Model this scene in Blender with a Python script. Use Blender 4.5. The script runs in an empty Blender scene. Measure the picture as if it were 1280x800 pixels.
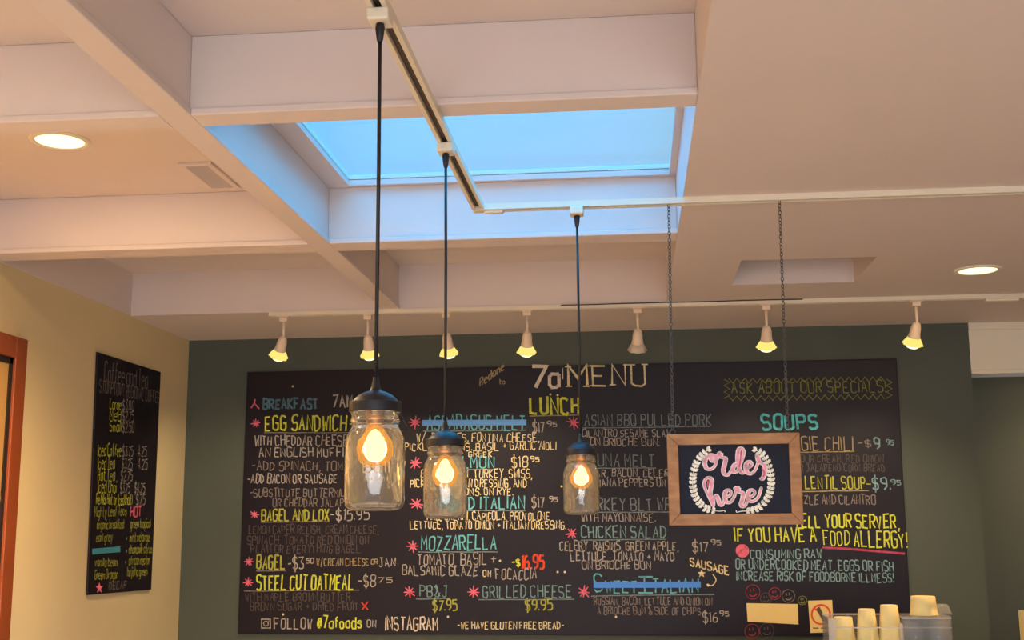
import bpy, math, random
from mathutils import Vector, Matrix
random.seed(7)
C = bpy.context.scene.collection
sc = bpy.context.scene
sc.view_settings.view_transform = 'Standard'
sc.view_settings.look = 'None'
sc.view_settings.gamma = 1.0
sc.view_settings.exposure = -0.08
sc.view_settings.use_curve_mapping = False
PI = math.pi

# ------------------------------------------------------------------ camera
EYE = 1.55                       # lens height above the floor
F_PX, PITCH, YAW, ROLL = 1509.4, 0.1699, 0.0985, -0.0073
fwd = Vector((-math.sin(YAW) * math.cos(PITCH), math.cos(YAW) * math.cos(PITCH), math.sin(PITCH)))
rgt = Vector((math.cos(YAW), math.sin(YAW), 0))
upv = rgt.cross(fwd)
cr, sr = math.cos(ROLL), math.sin(ROLL)
rgt, upv = cr * rgt + sr * upv, -sr * rgt + cr * upv
cd = bpy.data.cameras.new('camera')
cd.sensor_fit = 'HORIZONTAL'; cd.sensor_width = 36.0
cd.lens = 36.0 * F_PX / 1280.0
cd.clip_start = 0.05
cam = bpy.data.objects.new('camera', cd); C.objects.link(cam)
M = Matrix((rgt, upv, -fwd)).transposed().to_4x4()
M.translation = Vector((0, 0, EYE))
cam.matrix_world = M
sc.camera = cam
EYEV = Vector((0, 0, EYE))

# ------------------------------------------------------------------ measures (metres)
B = EYE + 0.90                   # underside of beams and flat ceiling
T = EYE + 0.90 + 0.186           # ceiling of the recessed bays
XL, XR_WALL = -2.1208, 3.4
XBL, XBR, XR = -1.0163, -0.9580, 0.1552
XC = 1.5277                      # right end of the menu wall
Y1N, Y1F, Y2N, Y2F, Y3, YW = 2.4687, 2.5364, 3.7023, 3.8014, 4.8857, 5.5875
YF = -2.6                        # street side wall behind the camera
YA = 6.7                         # back of the alcove

# ------------------------------------------------------------------ sky and lights
def lin(c):
    c = c / 255.0
    return c / 12.92 if c <= 0.04045 else ((c + 0.055) / 1.055) ** 2.4
def L(r, g, b): return (lin(r), lin(g), lin(b), 1.0)

w = bpy.data.worlds.new('sky'); sc.world = w; w.use_nodes = True
nt = w.node_tree; nt.nodes.clear()
wo = nt.nodes.new('ShaderNodeOutputWorld'); bg = nt.nodes.new('ShaderNodeBackground')
tc = nt.nodes.new('ShaderNodeTexCoord'); sp = nt.nodes.new('ShaderNodeSeparateXYZ')
rp = nt.nodes.new('ShaderNodeValToRGB'); mr = nt.nodes.new('ShaderNodeMapRange')
nt.links.new(tc.outputs['Generated'], sp.inputs[0])
mr.inputs[1].default_value = -0.28; mr.inputs[2].default_value = 0.06
nt.links.new(sp.outputs[0], mr.inputs[0]); nt.links.new(mr.outputs[0], rp.inputs[0])
rp.color_ramp.elements[0].color = (0.22, 0.72, 1.5, 1)
rp.color_ramp.elements[1].color = (0.40, 0.68, 0.86, 1)
bg.inputs[1].default_value = 1.0
zr = nt.nodes.new('ShaderNodeMapRange'); zr.inputs[1].default_value = 0.45; zr.inputs[2].default_value = 0.62      # brighter overhead
zm = nt.nodes.new('ShaderNodeMix'); zm.data_type = 'RGBA'; zm.inputs[7].default_value = (0.12, 3.3, 7.0, 1)
nt.links.new(sp.outputs[2], zr.inputs[0]); nt.links.new(zr.outputs[0], zm.inputs[0]); nt.links.new(rp.outputs[0], zm.inputs[6])
nt.links.new(zm.outputs[2], bg.inputs[0]); nt.links.new(bg.outputs[0], wo.inputs[0])

def light(name, kind, loc, energy, color, direction=None, parent=None, **kw):
    d = bpy.data.lights.new(name, kind); d.energy = energy; d.color = color
    for k, v in kw.items(): setattr(d, k, v)
    o = bpy.data.objects.new(name, d); C.objects.link(o); o.location = loc
    if direction is not None: o.rotation_euler = Vector(direction).to_track_quat('-Z', 'Y').to_euler()
    if parent is not None: o.parent = parent
    return o
# daylight that comes in through the shop windows behind the camera
light('shopfront_daylight', 'AREA', (0.4, YF + 0.15, 1.35), 158, (1.0, 0.95, 0.96), (0.0, 1, -1.0),
      shape='RECTANGLE', size=4.2, size_y=1.7)
WARM = (1.0, 0.66, 0.32)

# ------------------------------------------------------------------ materials
def bsdf(name):
    m = bpy.data.materials.new(name); m.use_nodes = True
    return m, m.node_tree, m.node_tree.nodes['Principled BSDF']
_mc = {}
def mat(name, rgb, rough=0.6, metal=0.0, spec=0.5, var=0.06, scale=6.0, bump=0.0, bscale=60.0):
    if name in _mc: return _mc[name]
    m, t, p = bsdf(name)
    n = t.nodes.new('ShaderNodeTexNoise'); n.inputs['Scale'].default_value = scale; n.inputs['Detail'].default_value = 3
    co = t.nodes.new('ShaderNodeTexCoord'); t.links.new(co.outputs['Object'], n.inputs['Vector'])
    mx = t.nodes.new('ShaderNodeMix'); mx.data_type = 'RGBA'
    c = L(*rgb)
    mx.inputs[6].default_value = tuple(v * (1 - var) for v in c[:3]) + (1,)
    mx.inputs[7].default_value = tuple(min(1, v * (1 + var)) for v in c[:3]) + (1,)
    t.links.new(n.outputs['Fac'], mx.inputs[0]); t.links.new(mx.outputs[2], p.inputs['Base Color'])
    p.inputs['Roughness'].default_value = rough; p.inputs['Metallic'].default_value = metal
    p.inputs['Specular IOR Level'].default_value = spec
    if bump:
        n2 = t.nodes.new('ShaderNodeTexNoise'); n2.inputs['Scale'].default_value = bscale
        t.links.new(co.outputs['Object'], n2.inputs['Vector'])
        bp = t.nodes.new('ShaderNodeBump'); bp.inputs['Strength'].default_value = bump; bp.inputs['Distance'].default_value = 0.003
        t.links.new(n2.outputs['Fac'], bp.inputs['Height']); t.links.new(bp.outputs[0], p.inputs['Normal'])
    _mc[name] = m
    return m
def emit(name, rgb, strength):
    if name in _mc: return _mc[name]
    m = bpy.data.materials.new(name); m.use_nodes = True; t = m.node_tree; t.nodes.clear()
    e = t.nodes.new('ShaderNodeEmission'); o = t.nodes.new('ShaderNodeOutputMaterial')
    e.inputs[0].default_value = (*rgb, 1); e.inputs[1].default_value = strength
    t.links.new(e.outputs[0], o.inputs[0]); _mc[name] = m
    return m
def clear(name, tint, ior=1.45, rough=0.03, haze=0.0, hazecol=(1, 1, 1)):
    """thin clear material: see-through, mirror-like at grazing angles, optional milky haze"""
    if name in _mc: return _mc[name]
    m = bpy.data.materials.new(name); m.use_nodes = True; t = m.node_tree; t.nodes.clear()
    o = t.nodes.new('ShaderNodeOutputMaterial'); tr = t.nodes.new('ShaderNodeBsdfTransparent'); gl = t.nodes.new('ShaderNodeBsdfGlossy')
    fr = t.nodes.new('ShaderNodeFresnel'); ge = t.nodes.new('ShaderNodeNewGeometry'); mp_ = t.nodes.new('ShaderNodeMapRange')
    mp_.inputs[3].default_value = ior; mp_.inputs[4].default_value = 1 / ior      # same mirror share on both faces of a thin sheet
    t.links.new(ge.outputs['Backfacing'], mp_.inputs[0]); t.links.new(mp_.outputs[0], fr.inputs[0])
    tr.inputs[0].default_value = (*tint, 1); gl.inputs['Roughness'].default_value = rough
    mx = t.nodes.new('ShaderNodeMixShader'); t.links.new(fr.outputs[0], mx.inputs[0])
    t.links.new(tr.outputs[0], mx.inputs[1]); t.links.new(gl.outputs[0], mx.inputs[2])
    out = mx
    if haze:
        df = t.nodes.new('ShaderNodeBsdfDiffuse'); df.inputs[0].default_value = (*hazecol, 1)
        tl = t.nodes.new('ShaderNodeBsdfTranslucent'); tl.inputs[0].default_value = (*hazecol, 1)
        a = t.nodes.new('ShaderNodeMixShader'); a.inputs[0].default_value = 0.5
        t.links.new(df.outputs[0], a.inputs[1]); t.links.new(tl.outputs[0], a.inputs[2])
        m2 = t.nodes.new('ShaderNodeMixShader'); m2.inputs[0].default_value = haze
        t.links.new(mx.outputs[0], m2.inputs[1]); t.links.new(a.outputs[0], m2.inputs[2]); out = m2
    t.links.new(out.outputs[0], o.inputs[0]); _mc[name] = m
    return m

PAINT = mat('ceiling_paint', (211, 199, 196), 0.7, var=0.02, bump=0.15, bscale=25)
BEIGE = mat('beige_wall_paint', (212, 194, 152), 0.75, var=0.03, bump=0.2, bscale=90)
GREEN = mat('green_wall_paint', (74, 81, 73), 0.7, var=0.04, bump=0.2, bscale=90)
FLOOR = mat('floor_tile', (204, 194, 186), 0.5, var=0.15, scale=3)
WHITE = mat('white_trim_paint', (226, 218, 200), 0.5, var=0.02)
TRACK = mat('white_track_enamel', (222, 212, 192), 0.45, var=0.02)
SLOT = mat('track_slot', (74, 62, 52), 0.6)
BLACKP = mat('black_plastic', (22, 22, 28), 0.45)
LIDM = mat('black_painted_lid', (30, 30, 36), 0.45, spec=0.35, bump=0.2, bscale=200)
ORANGEWOOD = mat('orange_stained_wood', (134, 64, 30), 0.4, var=0.2, scale=9)
DARKLINE = mat('dark_rubber', (28, 20, 18), 0.6)
CHAINM = mat('blackened_steel', (96, 92, 88), 0.4, metal=0.6)

# ------------------------------------------------------------------ mesh building
class MB:
    def __init__(s): s.v = []; s.f = []; s.sm = []; s.mi = []; s.cur = 0
    def face(s, idx, smooth=False): s.f.append(tuple(idx)); s.sm.append(smooth); s.mi.append(s.cur)
    def box(s, x0, x1, y0, y1, z0, z1):
        b = len(s.v)
        s.v += [(x0, y0, z0), (x1, y0, z0), (x1, y1, z0), (x0, y1, z0), (x0, y0, z1), (x1, y0, z1), (x1, y1, z1), (x0, y1, z1)]
        for q in ((0, 3, 2, 1), (4, 5, 6, 7), (0, 1, 5, 4), (1, 2, 6, 5), (2, 3, 7, 6), (3, 0, 4, 7)): s.face([b + i for i in q])
        return s
    def quad(s, *pts):
        b = len(s.v); s.v += [tuple(p) for p in pts]; s.face(range(b, b + len(pts))); return s
    def rings(s, rings, closed=True, cap0=False, cap1=False, smooth=True):
        n = len(rings[0]); b = len(s.v)
        for r in rings: s.v += [tuple(p) for p in r]
        for i in range(len(rings) - 1):
            for j in range(n if closed else n - 1):
                k = (j + 1) % n
                s.face((b + i * n + j, b + i * n + k, b + (i + 1) * n + k, b + (i + 1) * n + j), smooth)
        if cap0: s.face([b + j for j in range(n)][::-1])
        if cap1: s.face([b + (len(rings) - 1) * n + j for j in range(n)])
        return s
    def lathe(s, prof, c=(0, 0, 0), seg=32, cap0=False, cap1=False, axis=None, smooth=True):
        """prof: (radius, height) pairs; axis: direction of height (default up)"""
        q = Vector((0, 0, 1)).rotation_difference(Vector(axis).normalized()) if axis is not None else None
        rs = []
        for r, h in prof:
            ring = []
            for j in range(seg):
                a = 2 * PI * j / seg
                p = Vector((r * math.cos(a), r * math.sin(a), h))
                if q: p = q @ p
                ring.append(p + Vector(c))
            rs.append(ring)
        return s.rings(rs, True, cap0, cap1, smooth)
    def tube(s, pts, r, seg=8, closed=False):
        pts = [Vector(p) for p in pts]; n = len(pts); rs = []
        for i, p in enumerate(pts):
            a = pts[(i - 1) % n] if (closed or i > 0) else p
            c = pts[(i + 1) % n] if (closed or i < n - 1) else p
            d = (c - a).normalized()
            ref = Vector((0, 0, 1)) if abs(d.z) < 0.9 else Vector((1, 0, 0))
            u = d.cross(ref).normalized(); v = d.cross(u)
            rr = r[i] if isinstance(r, (list, tuple)) else r
            rs.append([p + rr * (math.cos(2 * PI * j / seg) * u + math.sin(2 * PI * j / seg) * v) for j in range(seg)])
        if closed:
            rs.append(rs[0]); return s.rings(rs)
        return s.rings(rs, True, True, True)
    def build(s, name, m, parent=None, loc=None, bevel=0.0):
        me = bpy.data.meshes.new(name); me.from_pydata(s.v, [], s.f)
        for p, sm, mi in zip(me.polygons, s.sm, s.mi): p.use_smooth = sm; p.material_index = mi
        for x in (m if isinstance(m, (list, tuple)) else [m]): me.materials.append(x)
        me.validate(); me.update()
        o = bpy.data.objects.new(name, me); C.objects.link(o)
        if loc is not None: o.location = loc
        if parent is not None: o.parent = parent
        if bevel:
            b = o.modifiers.new('bevel', 'BEVEL'); b.width = bevel; b.segments = 2; b.limit_method = 'ANGLE'
        return o
def tag(o, label=None, cat=None, group=None, kind=None):
    if label: o['label'] = label
    if cat: o['category'] = cat
    if group: o['group'] = group
    if kind: o['kind'] = kind
    return o
def empty(name, loc, label, cat, group=None):
    o = bpy.data.objects.new(name, None); C.objects.link(o); o.location = loc; o.empty_display_size = 0.05
    return tag(o, label, cat, group)
def struct(name, mb, m, label, cat, **kw):
    return tag(mb.build(name, m, **kw), label, cat, None, 'structure')
def copy_tree(o, parent=None):
    c = o.copy(); C.objects.link(c); c.parent = parent
    for ch in list(o.children): copy_tree(ch, c)
    return c
def ray(px, py): return (fwd * F_PX + rgt * (px - 640) - upv * (py - 400))
def atY(px, py, y): d = ray(px, py); return EYEV + d * (y / d.y)            # a point on an upright plane facing the camera side
def atX(px, py, x): d = ray(px, py); return EYEV + d * (x / d.x)            # on the left wall
def atZ(px, py, z): d = ray(px, py); return EYEV + d * ((z - EYE) / d.z)    # on a ceiling

# ================================================================== THE ROOM
struct('floor', MB().box(XL - .1, XR_WALL + .1, YF - .1, YA + .1, -.1, 0), FLOOR, 'brown floor below the frame', 'floor')
struct('wall_left', MB().box(XL - .12, XL, YF - .1, YA + .1, 0, T + .3), BEIGE, 'warm beige wall on the left, carrying the coffee list', 'wall')
struct('wall_right', MB().box(XR_WALL, XR_WALL + .12, YF - .1, YA + .1, 0, T + .3), BEIGE, 'beige side wall right of the frame', 'wall')
struct('wall_back', MB().box(XL, XC, YW, YW + .14, 0, B + .02), GREEN, 'dark olive green wall behind the menu board', 'wall')
struct('wall_alcove', MB().box(XC - .3, XR_WALL, YA, YA + .1, 0, B + .02), GREEN, 'olive green wall deeper in, right of the menu wall', 'wall')
hz = atY(1240, 467, YW).z
hd = MB().box(XC, XR_WALL, YW, YW + .14, hz, B)
hd.box(XC, XR_WALL, YW - .012, YW, B - .035, B); hd.box(XC, XR_WALL, YW - .006, YW, hz, hz + .018)
struct('trim_1', hd, WHITE, 'white header over the opening right of the menu wall', 'header', bevel=.003)
# street side: wall with a shop window
fw = MB()
fw.box(XL, XR_WALL, YF - .1, YF, 0, .45); fw.box(XL, XR_WALL, YF - .1, YF, 2.25, T + .3)
fw.box(XL, -1.8, YF - .1, YF, .45, 2.25); fw.box(2.6, XR_WALL, YF - .1, YF, .45, 2.25)
struct('wall_front', fw, BEIGE, 'street side wall behind the camera', 'wall')
wf = MB()
for x in (-1.8, -.34, 1.13, 2.56): wf.box(x, x + .04, YF - .08, YF - .02, .45, 2.25)
wf.box(-1.8, 2.6, YF - .08, YF - .02, .45, .5); wf.box(-1.8, 2.6, YF - .08, YF - .02, 2.2, 2.25)
window = struct('window_1', wf, WHITE, 'shop window behind the camera', 'window')
MB().box(-1.78, 2.58, YF - .055, YF - .05, .48, 2.22).build('pane', clear('window_glass', (.95, .97, .97)), window)

# flat ceiling on the right with a square recess, soffit along the menu wall, bay ceilings
RX0, RX1 = atZ(915, 355, B).x, atZ(1066.5, 354, B).x
RY0, RY1 = atZ(1095, 321, B).y, atZ(990, 354.5, B).y
sk = dict(x0=atZ(440, 237, T).x, x1=atZ(836, 222, T).x, y1=Y2N - .02, y0=Y1F + .02)
ce = MB()
for a, b, c, d in ((XR, RX0, YF, Y3), (RX1, XR_WALL, YF, Y3), (RX0, RX1, YF, RY0), (RX0, RX1, RY1, Y3)): ce.box(a, b, c, d, B, T + .1)
ce.box(XL, XR_WALL, Y3, YA + .1, B, T + .1)                                  # soffit over the menu wall
ce.box(RX0 - .02, RX1 + .02, RY0 - .02, RY1 + .02, B + .22, B + .30)         # lid of the square recess
for a, b, c, d in ((RX0 - .02, RX0, RY0, RY1), (RX1, RX1 + .02, RY0, RY1), (RX0, RX1, RY0 - .02, RY0), (RX0, RX1, RY1, RY1 + .02)): ce.box(a, b, c, d, B + .1, B + .25)
ce.box(XL, XBL, YF, Y3, T, T + .1)                                           # left bays
ce.box(XBL, XR, YF, Y1F, T, T + .1); ce.box(XBL, XR, Y2N, Y3, T, T + .04)     # middle bays
# rim round the skylight
ce.box(XBL, sk['x0'], Y1F, Y2N, T, T + .02); ce.box(sk['x1'], XR, Y1F, Y2N, T, T + .02)
ce.box(sk['x0'], sk['x1'], Y1F, sk['y0'], T, T + .02); ce.box(sk['x0'], sk['x1'], sk['y1'], Y2N, T, T + .02)
struct('ceiling', ce, PAINT, 'off white ceiling with recessed square bays', 'ceiling')
LIP = .016
def beam_x(n, x0, x1, yn, yf, label):
    m = MB().box(x0 - .006 if x0 > XL else x0, x1 + .006 if x1 < XR else x1, yn, yf, B + LIP, T); m.box(x0, x1, yn - .006, yf + .006, B, B + LIP)
    struct('trim_%d' % n, m, PAINT, label, 'ceiling beam', bevel=.0025)
beam_x(2, XL, XBL - .006, Y1N, Y1F, 'nearest left crosswise ceiling beam, in front of the round downlight')
beam_x(3, XBR + .006, XR, Y1N, Y1F, 'ceiling beam along the near edge of the skylight')
beam_x(4, XL, XBL - .006, Y2N, Y2F, 'left crosswise ceiling beam beyond the vent')
beam_x(5, XBR + .006, XR, Y2N, Y2F, 'ceiling beam along the far edge of the skylight')
beam_x(6, XL, XR, Y1N - 1.22, Y1F - 1.22, 'crosswise ceiling beam above the camera')
m = MB().box(XBL, XBR, YF, Y3, B + LIP, T); m.box(XBL - .006, XBR + .006, YF, Y3, B, B + LIP)
struct('trim_7', m, PAINT, 'long ceiling beam running toward the menu wall, left of the skylight', 'ceiling beam', bevel=.0025)
struct('trim_8', MB().box(XL, XL + .005, YF, Y3, B, T), PAINT, 'white painted strip above the beige wall, inside the left ceiling bays', 'frieze')
# skylight: curb and pane
sl = MB(); ch = .10
x0, x1, y0, y1 = sk['x0'], sk['x1'], sk['y0'], sk['y1']
for a, b, c, d in ((x0 - .03, x0, y0 - .03, y1 + .03), (x1, x1 + .03, y0 - .03, y1 + .03), (x0, x1, y0 - .03, y0), (x0, x1, y1, y1 + .03)): sl.box(a, b, c, d, T + .018, T + .034)
skylight = struct('window_2', sl, WHITE, 'skylight opening in the ceiling filled with pale blue sky', 'skylight')
MB().box(x0 - .025, x1 + .025, y0 - .025, y1 + .025, T + .022, T + .028).build('pane', clear('skylight_glass', (.97, .99, 1.0), haze=.04), skylight)

pd = light('sky_portal', 'AREA', ((x0 + x1) / 2, (y0 + y1) / 2, T + .05), 1, (1, 1, 1), (0, 0, -1), shape='RECTANGLE', size=x1 - x0, size_y=y1 - y0)
pd.data.cycles.is_portal = True

# left wall: door with orange wood casing
def lw(px, py): p = atX(px, py, XL); return p.y, p.z
dy1, dz1 = lw(28, 425)
door = empty('door_1', (XL, dy1 - .45, 0), 'orange-brown wooden door frame at the left edge of the beige wall', 'door'); door['kind'] = 'structure'
cw = .075; dl = dy1 - .95
m = MB().box(XL, XL + .022, dy1 - cw, dy1, 0, dz1).box(XL, XL + .022, dl, dl + cw, 0, dz1).box(XL, XL + .022, dl + cw, dy1 - cw, dz1 - cw, dz1)
def ground(o, p): o.matrix_parent_inverse = Matrix.Translation(-Vector(p.location)); return o
ground(m.build('casing', ORANGEWOOD, door, bevel=.003), door)
m = MB().box(XL, XL + .012, dy1 - cw - .02, dy1 - cw, 0, dz1 - cw).box(XL, XL + .012, dl + cw, dl + cw + .02, 0, dz1 - cw).box(XL, XL + .012, dl + cw, dy1 - cw, dz1 - cw - .02, dz1 - cw)
ground(m.build('door_seal', DARKLINE, door), door)
ground(MB().box(XL, XL + .008, dl + cw + .02, dy1 - cw - .02, .01, dz1 - cw - .02).build('door_leaf', mat('tan_door_paint', (178, 140, 84), .35), door, bevel=.002), door)

# ================================================================== LETTERING
G = dict(A="03 2b 43;16 36", B="03 0b 3b 4a 48 37 07;37 46 44 33 03", C="4a 3b 1b 0a 04 13 33 44", D="03 0b 2b 49 45 23 03", E="4b 0b 03 43;07 37",
 F="4b 0b 03;07 37", G="4a 3b 1b 0a 04 13 33 44 47 27", H="03 0b;43 4b;07 47", I="03 0b", J="1b 4b;3b 34 23 13 04", K="03 0b;4b 07 43", L="0b 03 43",
 M="03 0b 26 4b 43", N="03 0b 43 4b", O="1b 3b 4a 44 33 13 04 0a 1b", P="03 0b 3b 4a 48 37 07", Q="1b 3b 4a 44 33 13 04 0a 1b;25 43", R="03 0b 3b 4a 48 37 07;27 43",
 S="4a 3b 1b 0a 08 17 37 46 44 33 13 04", T="0b 4b;2b 23", U="0b 04 13 33 44 4b", V="0b 23 4b", W="0b 13 28 33 4b", X="0b 43;4b 03", Y="0b 27 4b;27 23", Z="0b 4b 03 43",
 a="48 18 07 04 13 33 44;48 43", b="0b 03 33 44 47 38 08", c="47 38 18 07 04 13 33 44", d="4b 43 13 04 07 18 48", e="06 46 47 38 18 07 04 13 43", f="3b 2b 1a 13;08 38",
 g="48 18 07 04 13 43;48 41 30 10", h="0b 03;07 18 38 47 43", i="08 03;0a 0b", j="28 21 10;2a 2b", k="0b 03;48 05 43", l="0b 03", m="03 08;07 18 27 23;27 38 47 43",
 n="03 08;07 18 38 47 43", o="18 38 47 44 33 13 04 07 18", p="00 08 38 47 44 33 03", q="48 18 07 04 13 43;48 40", r="03 08;06 18 38", s="47 38 18 07 36 45 44 33 13 04",
 t="1b 14 23 33;08 38", u="08 04 13 33 44;48 43", v="08 23 48", w="08 13 27 33 48", x="08 43;48 03", y="08 23;48 10", z="08 48 03 43")
G.update({'0': G['O'], '1': "0a 1b 13", '2': "0a 1b 3b 4a 48 03 43", '3': "0b 4b 28 37 46 44 33 13 04", '4': "33 3b 05 45", '5': "4b 0b 08 38 47 44 33 03",
 '6': "3b 1a 07 04 13 33 44 46 37 17 06", '7': "0b 4b 13", '8': "17 08 0a 1b 3b 4a 48 37 17 06 04 13 33 44 46 37", '9': "47 17 08 0a 1b 3b 4a 45 23",
 '$': "4a 3b 1b 0a 08 17 37 46 44 33 13 04;2d 21", '-': "07 37", ',': "13 01", '.': "03 04", '+': "07 47;25 29", '&': "43 19 0a 1b 29 15 04 13 33 46",
 '!': "0b 06;03 04", '/': "02 3c", '@': "37 28 17 15 24 35 38 35 44 47 3a 1a 07 05 13 33", "'": "0b 09", '_': "07 57", '(': "2b 19 15 23", ')': "0b 19 15 03"})
STROKES = {k: [[(int(p[0], 36), (int(p[1], 36) - 3) / 8.0) for p in s.split()] for s in v.split(';')] for k, v in G.items()}
def spline(pts, n=5):
    """Catmull-Rom through 2-D points"""
    out = []
    for i in range(len(pts) - 1):
        p0 = pts[max(i - 1, 0)]; p1 = pts[i]; p2 = pts[i + 1]; p3 = pts[min(i + 2, len(pts) - 1)]
        for k in range(n):
            t = k / n; t2 = t * t; t3 = t2 * t
            out.append(tuple(0.5 * (2 * b + (c - a) * t + (2 * a - 5 * b + 4 * c - d) * t2 + (3 * b - a - 3 * c + d) * t3) for a, b, c, d in zip(p0, p1, p2, p3)))
    out.append(pts[-1]); return out
class Surface:
    """an upright face that carries chalk: turns photo pixels into points on the face"""
    def __init__(s, fn, u, v, n, out): s.fn = fn; s.u = Vector(u); s.v = Vector(v); s.n = Vector(n); s.out = out
    def pt(s, px, py, lift=0.0): return s.fn(px, py) + s.n * (s.out + lift)
class Chalk(MB):
    """strokes on a face, as slightly raised flat ribbons"""
    def __init__(s, surf, lift=0.0): super().__init__(); s.S = surf; s.lift = lift
    def stroke(s, pts, wd):
        """pts: photo pixels; wd: width in metres (or a list of widths)"""
        S = s.S
        P = [S.pt(x, y, s.lift) for x, y in pts]
        s.stroke3(P, wd)
    def stroke3(s, P, wd):
        s.nk = getattr(s, 'nk', 0) + 1
        P = [p + s.S.n * (s.nk % 40 * 6e-6 + i * 3e-6) for i, p in enumerate(P)]
        n = len(P); L_, R_ = [], []
        closed = n > 3 and (P[0] - P[-1]).length < 4e-4
        for i, p in enumerate(P):
            a = P[i - 1] if i else (P[-2] if closed else p); b = P[i + 1] if i < n - 1 else (P[1] if closed else p)
            d1 = (p - a); d2 = (b - p)
            d1 = d1.normalized() if d1.length > 1e-9 else d2.normalized(); d2 = d2.normalized() if d2.length > 1e-9 else d1
            t = (d1 + d2); t = t.normalized() if t.length > .3 else d1
            q = s.S.n.cross(t)
            k = 1 / max(.6, abs(q.dot(s.S.n.cross(d1))))
            h = (wd[i] if isinstance(wd, (list, tuple)) else wd) * .5 * k
            e = 0.0
            L_.append(p + q * h); R_.append(p - q * h)
        b0 = len(s.v); s.v += [tuple(x) for x in L_] + [tuple(x) for x in R_]
        for i in range(n - 1): s.face((b0 + i, b0 + n + i, b0 + n + i + 1, b0 + i + 1))
    def disc(s, px, py, r, n=14):
        p = s.S.pt(px, py, s.lift); s.poly3([p + s.S.u * (r * math.cos(2 * PI * i / n)) + s.S.v * (r * math.sin(2 * PI * i / n)) for i in range(n)])
    def poly3(s, pts):
        s.nk = getattr(s, 'nk', 0) + 1; pts = [p + s.S.n * (s.nk % 60 * 6e-6 + 2e-5) for p in pts]
        b = len(s.v); s.v += [tuple(p) for p in pts]; s.face(range(b, b + len(pts)))
    def poly(s, pts): s.poly3([s.S.pt(x, y, s.lift) for x, y in pts])
    def text(s, txt, x0, x1, y, h, wd=1.3, y1=None, jit=.035, lean=0.0, seed=None, gap=2.0, space=2.6):
        """x0..x1: pixels spanned by the line, y: its baseline (y1 at the right end), h: cap height in pixels, wd: pixel stroke"""
        rnd = random.Random(seed if seed is not None else txt)
        y1 = y if y1 is None else y1
        A = s.S.pt(x0, y, s.lift); Bp = s.S.pt(x1, y1, s.lift)
        U = (Bp - A); W = U.length; U = U.normalized(); V = s.S.v
        mpp = (s.S.pt((x0 + x1) / 2, y - h, s.lift) - s.S.pt((x0 + x1) / 2, y, s.lift)).length / h
        adv = 0; lay = []
        for c in txt:
            if c == ' ': adv += space; continue
            st = STROKES.get(c)
            if st is None: continue
            g = max(p[0] for k in st for p in k); lay.append((adv, st)); adv += g + gap
        tot = max(adv - gap, 1.0); sx = W / tot; H = h * mpp
        for ax, st in lay:
            dy = rnd.uniform(-1, 1) * jit; ds = 1 + rnd.uniform(-1, 1) * jit * 2; sl = lean + rnd.uniform(-1, 1) * jit * 1.5
            for k in st:
                P = [A + U * ((ax + px * ds + rnd.uniform(-1, 1) * jit * 2.2) * sx + sl * py * H) + V * ((py * ds + dy + rnd.uniform(-1, 1) * jit) * H) for px, py in k]
                s.stroke3(P, wd * mpp)
        return s
def chalk_mat(rgb, strength=1.0):
    key = 'chalk_%02x%02x%02x' % tuple(int(c) for c in rgb)
    if key in _mc: return _mc[key]
    m, t, p = bsdf(key)
    co = t.nodes.new('ShaderNodeTexCoord'); n = t.nodes.new('ShaderNodeTexNoise'); n.inputs['Scale'].default_value = 55; n.inputs['Detail'].default_value = 4
    t.links.new(co.outputs['Object'], n.inputs['Vector'])
    r = t.nodes.new('ShaderNodeValToRGB'); r.color_ramp.elements[0].position = .28; r.color_ramp.elements[1].position = .55
    c = L(*rgb); r.color_ramp.elements[0].color = tuple(.55 * v + .004 for v in c[:3]) + (1,); r.color_ramp.elements[1].color = c
    t.links.new(n.outputs['Fac'], r.inputs[0]); t.links.new(r.outputs[0], p.inputs['Base Color'])
    p.inputs['Roughness'].default_value = .9; p.inputs['Specular IOR Level'].default_value = .1
    _mc[key] = m; return m
# chalk colours (as the chalk itself is)
K = dict(white=(250, 236, 214), cream=(255, 235, 185), grey=(196, 186, 176), dim=(150, 138, 132), faint=(104, 94, 92), yellow=(238, 242, 84), dyel=(196, 196, 80), faintyel=(150, 150, 66),
         teal=(122, 210, 226), dteal=(140, 178, 182), slate=(140, 154, 160), blue=(100, 140, 160), pink=(255, 124, 152), red=(255, 90, 60), mint=(116, 232, 245), brown=(184, 164, 126), gteal=(150, 188, 196))
K = {k: tuple(int(c * .86) for c in v) for k, v in K.items()}
KM = {k: chalk_mat(v) for k, v in K.items()}

# ================================================================== MENU BOARD
BY = YW - .014
PX = 5.6 / F_PX
bx0, bz1 = atY(309, 465, BY).x, atY(309, 465, BY).z
a, b_ = atY(1121, 448, BY), atY(1140, 796, BY); c_ = atY(297, 792, BY)
board = empty('menu_board', ((bx0 + b_.x) / 2, BY, c_.z), 'wide black chalkboard menu hung on the dark green wall', 'menu board')
def inb(o): o.matrix_parent_inverse = Matrix.Translation(-Vector(board.location)); return o
BOARD = mat('black_chalkboard', (24, 16, 27), 0.44, var=.12, scale=2.5, spec=.26)
mb = MB(); fr = [(bx0, bz1), (a.x, a.z), (b_.x, b_.z), (c_.x, c_.z)]
fr = fr[::-1]
mb.rings([[(x, BY, z) for x, z in fr], [(x, BY + .0135, z) for x, z in fr]], True, True, True, False)
inb(mb.build('panel', BOARD, board, bevel=.003))
SB = Surface(lambda x, y: atY(x, y, BY), (1, 0, 0), (0, 0, 1), (0, -1, 0), .0006)
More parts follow.
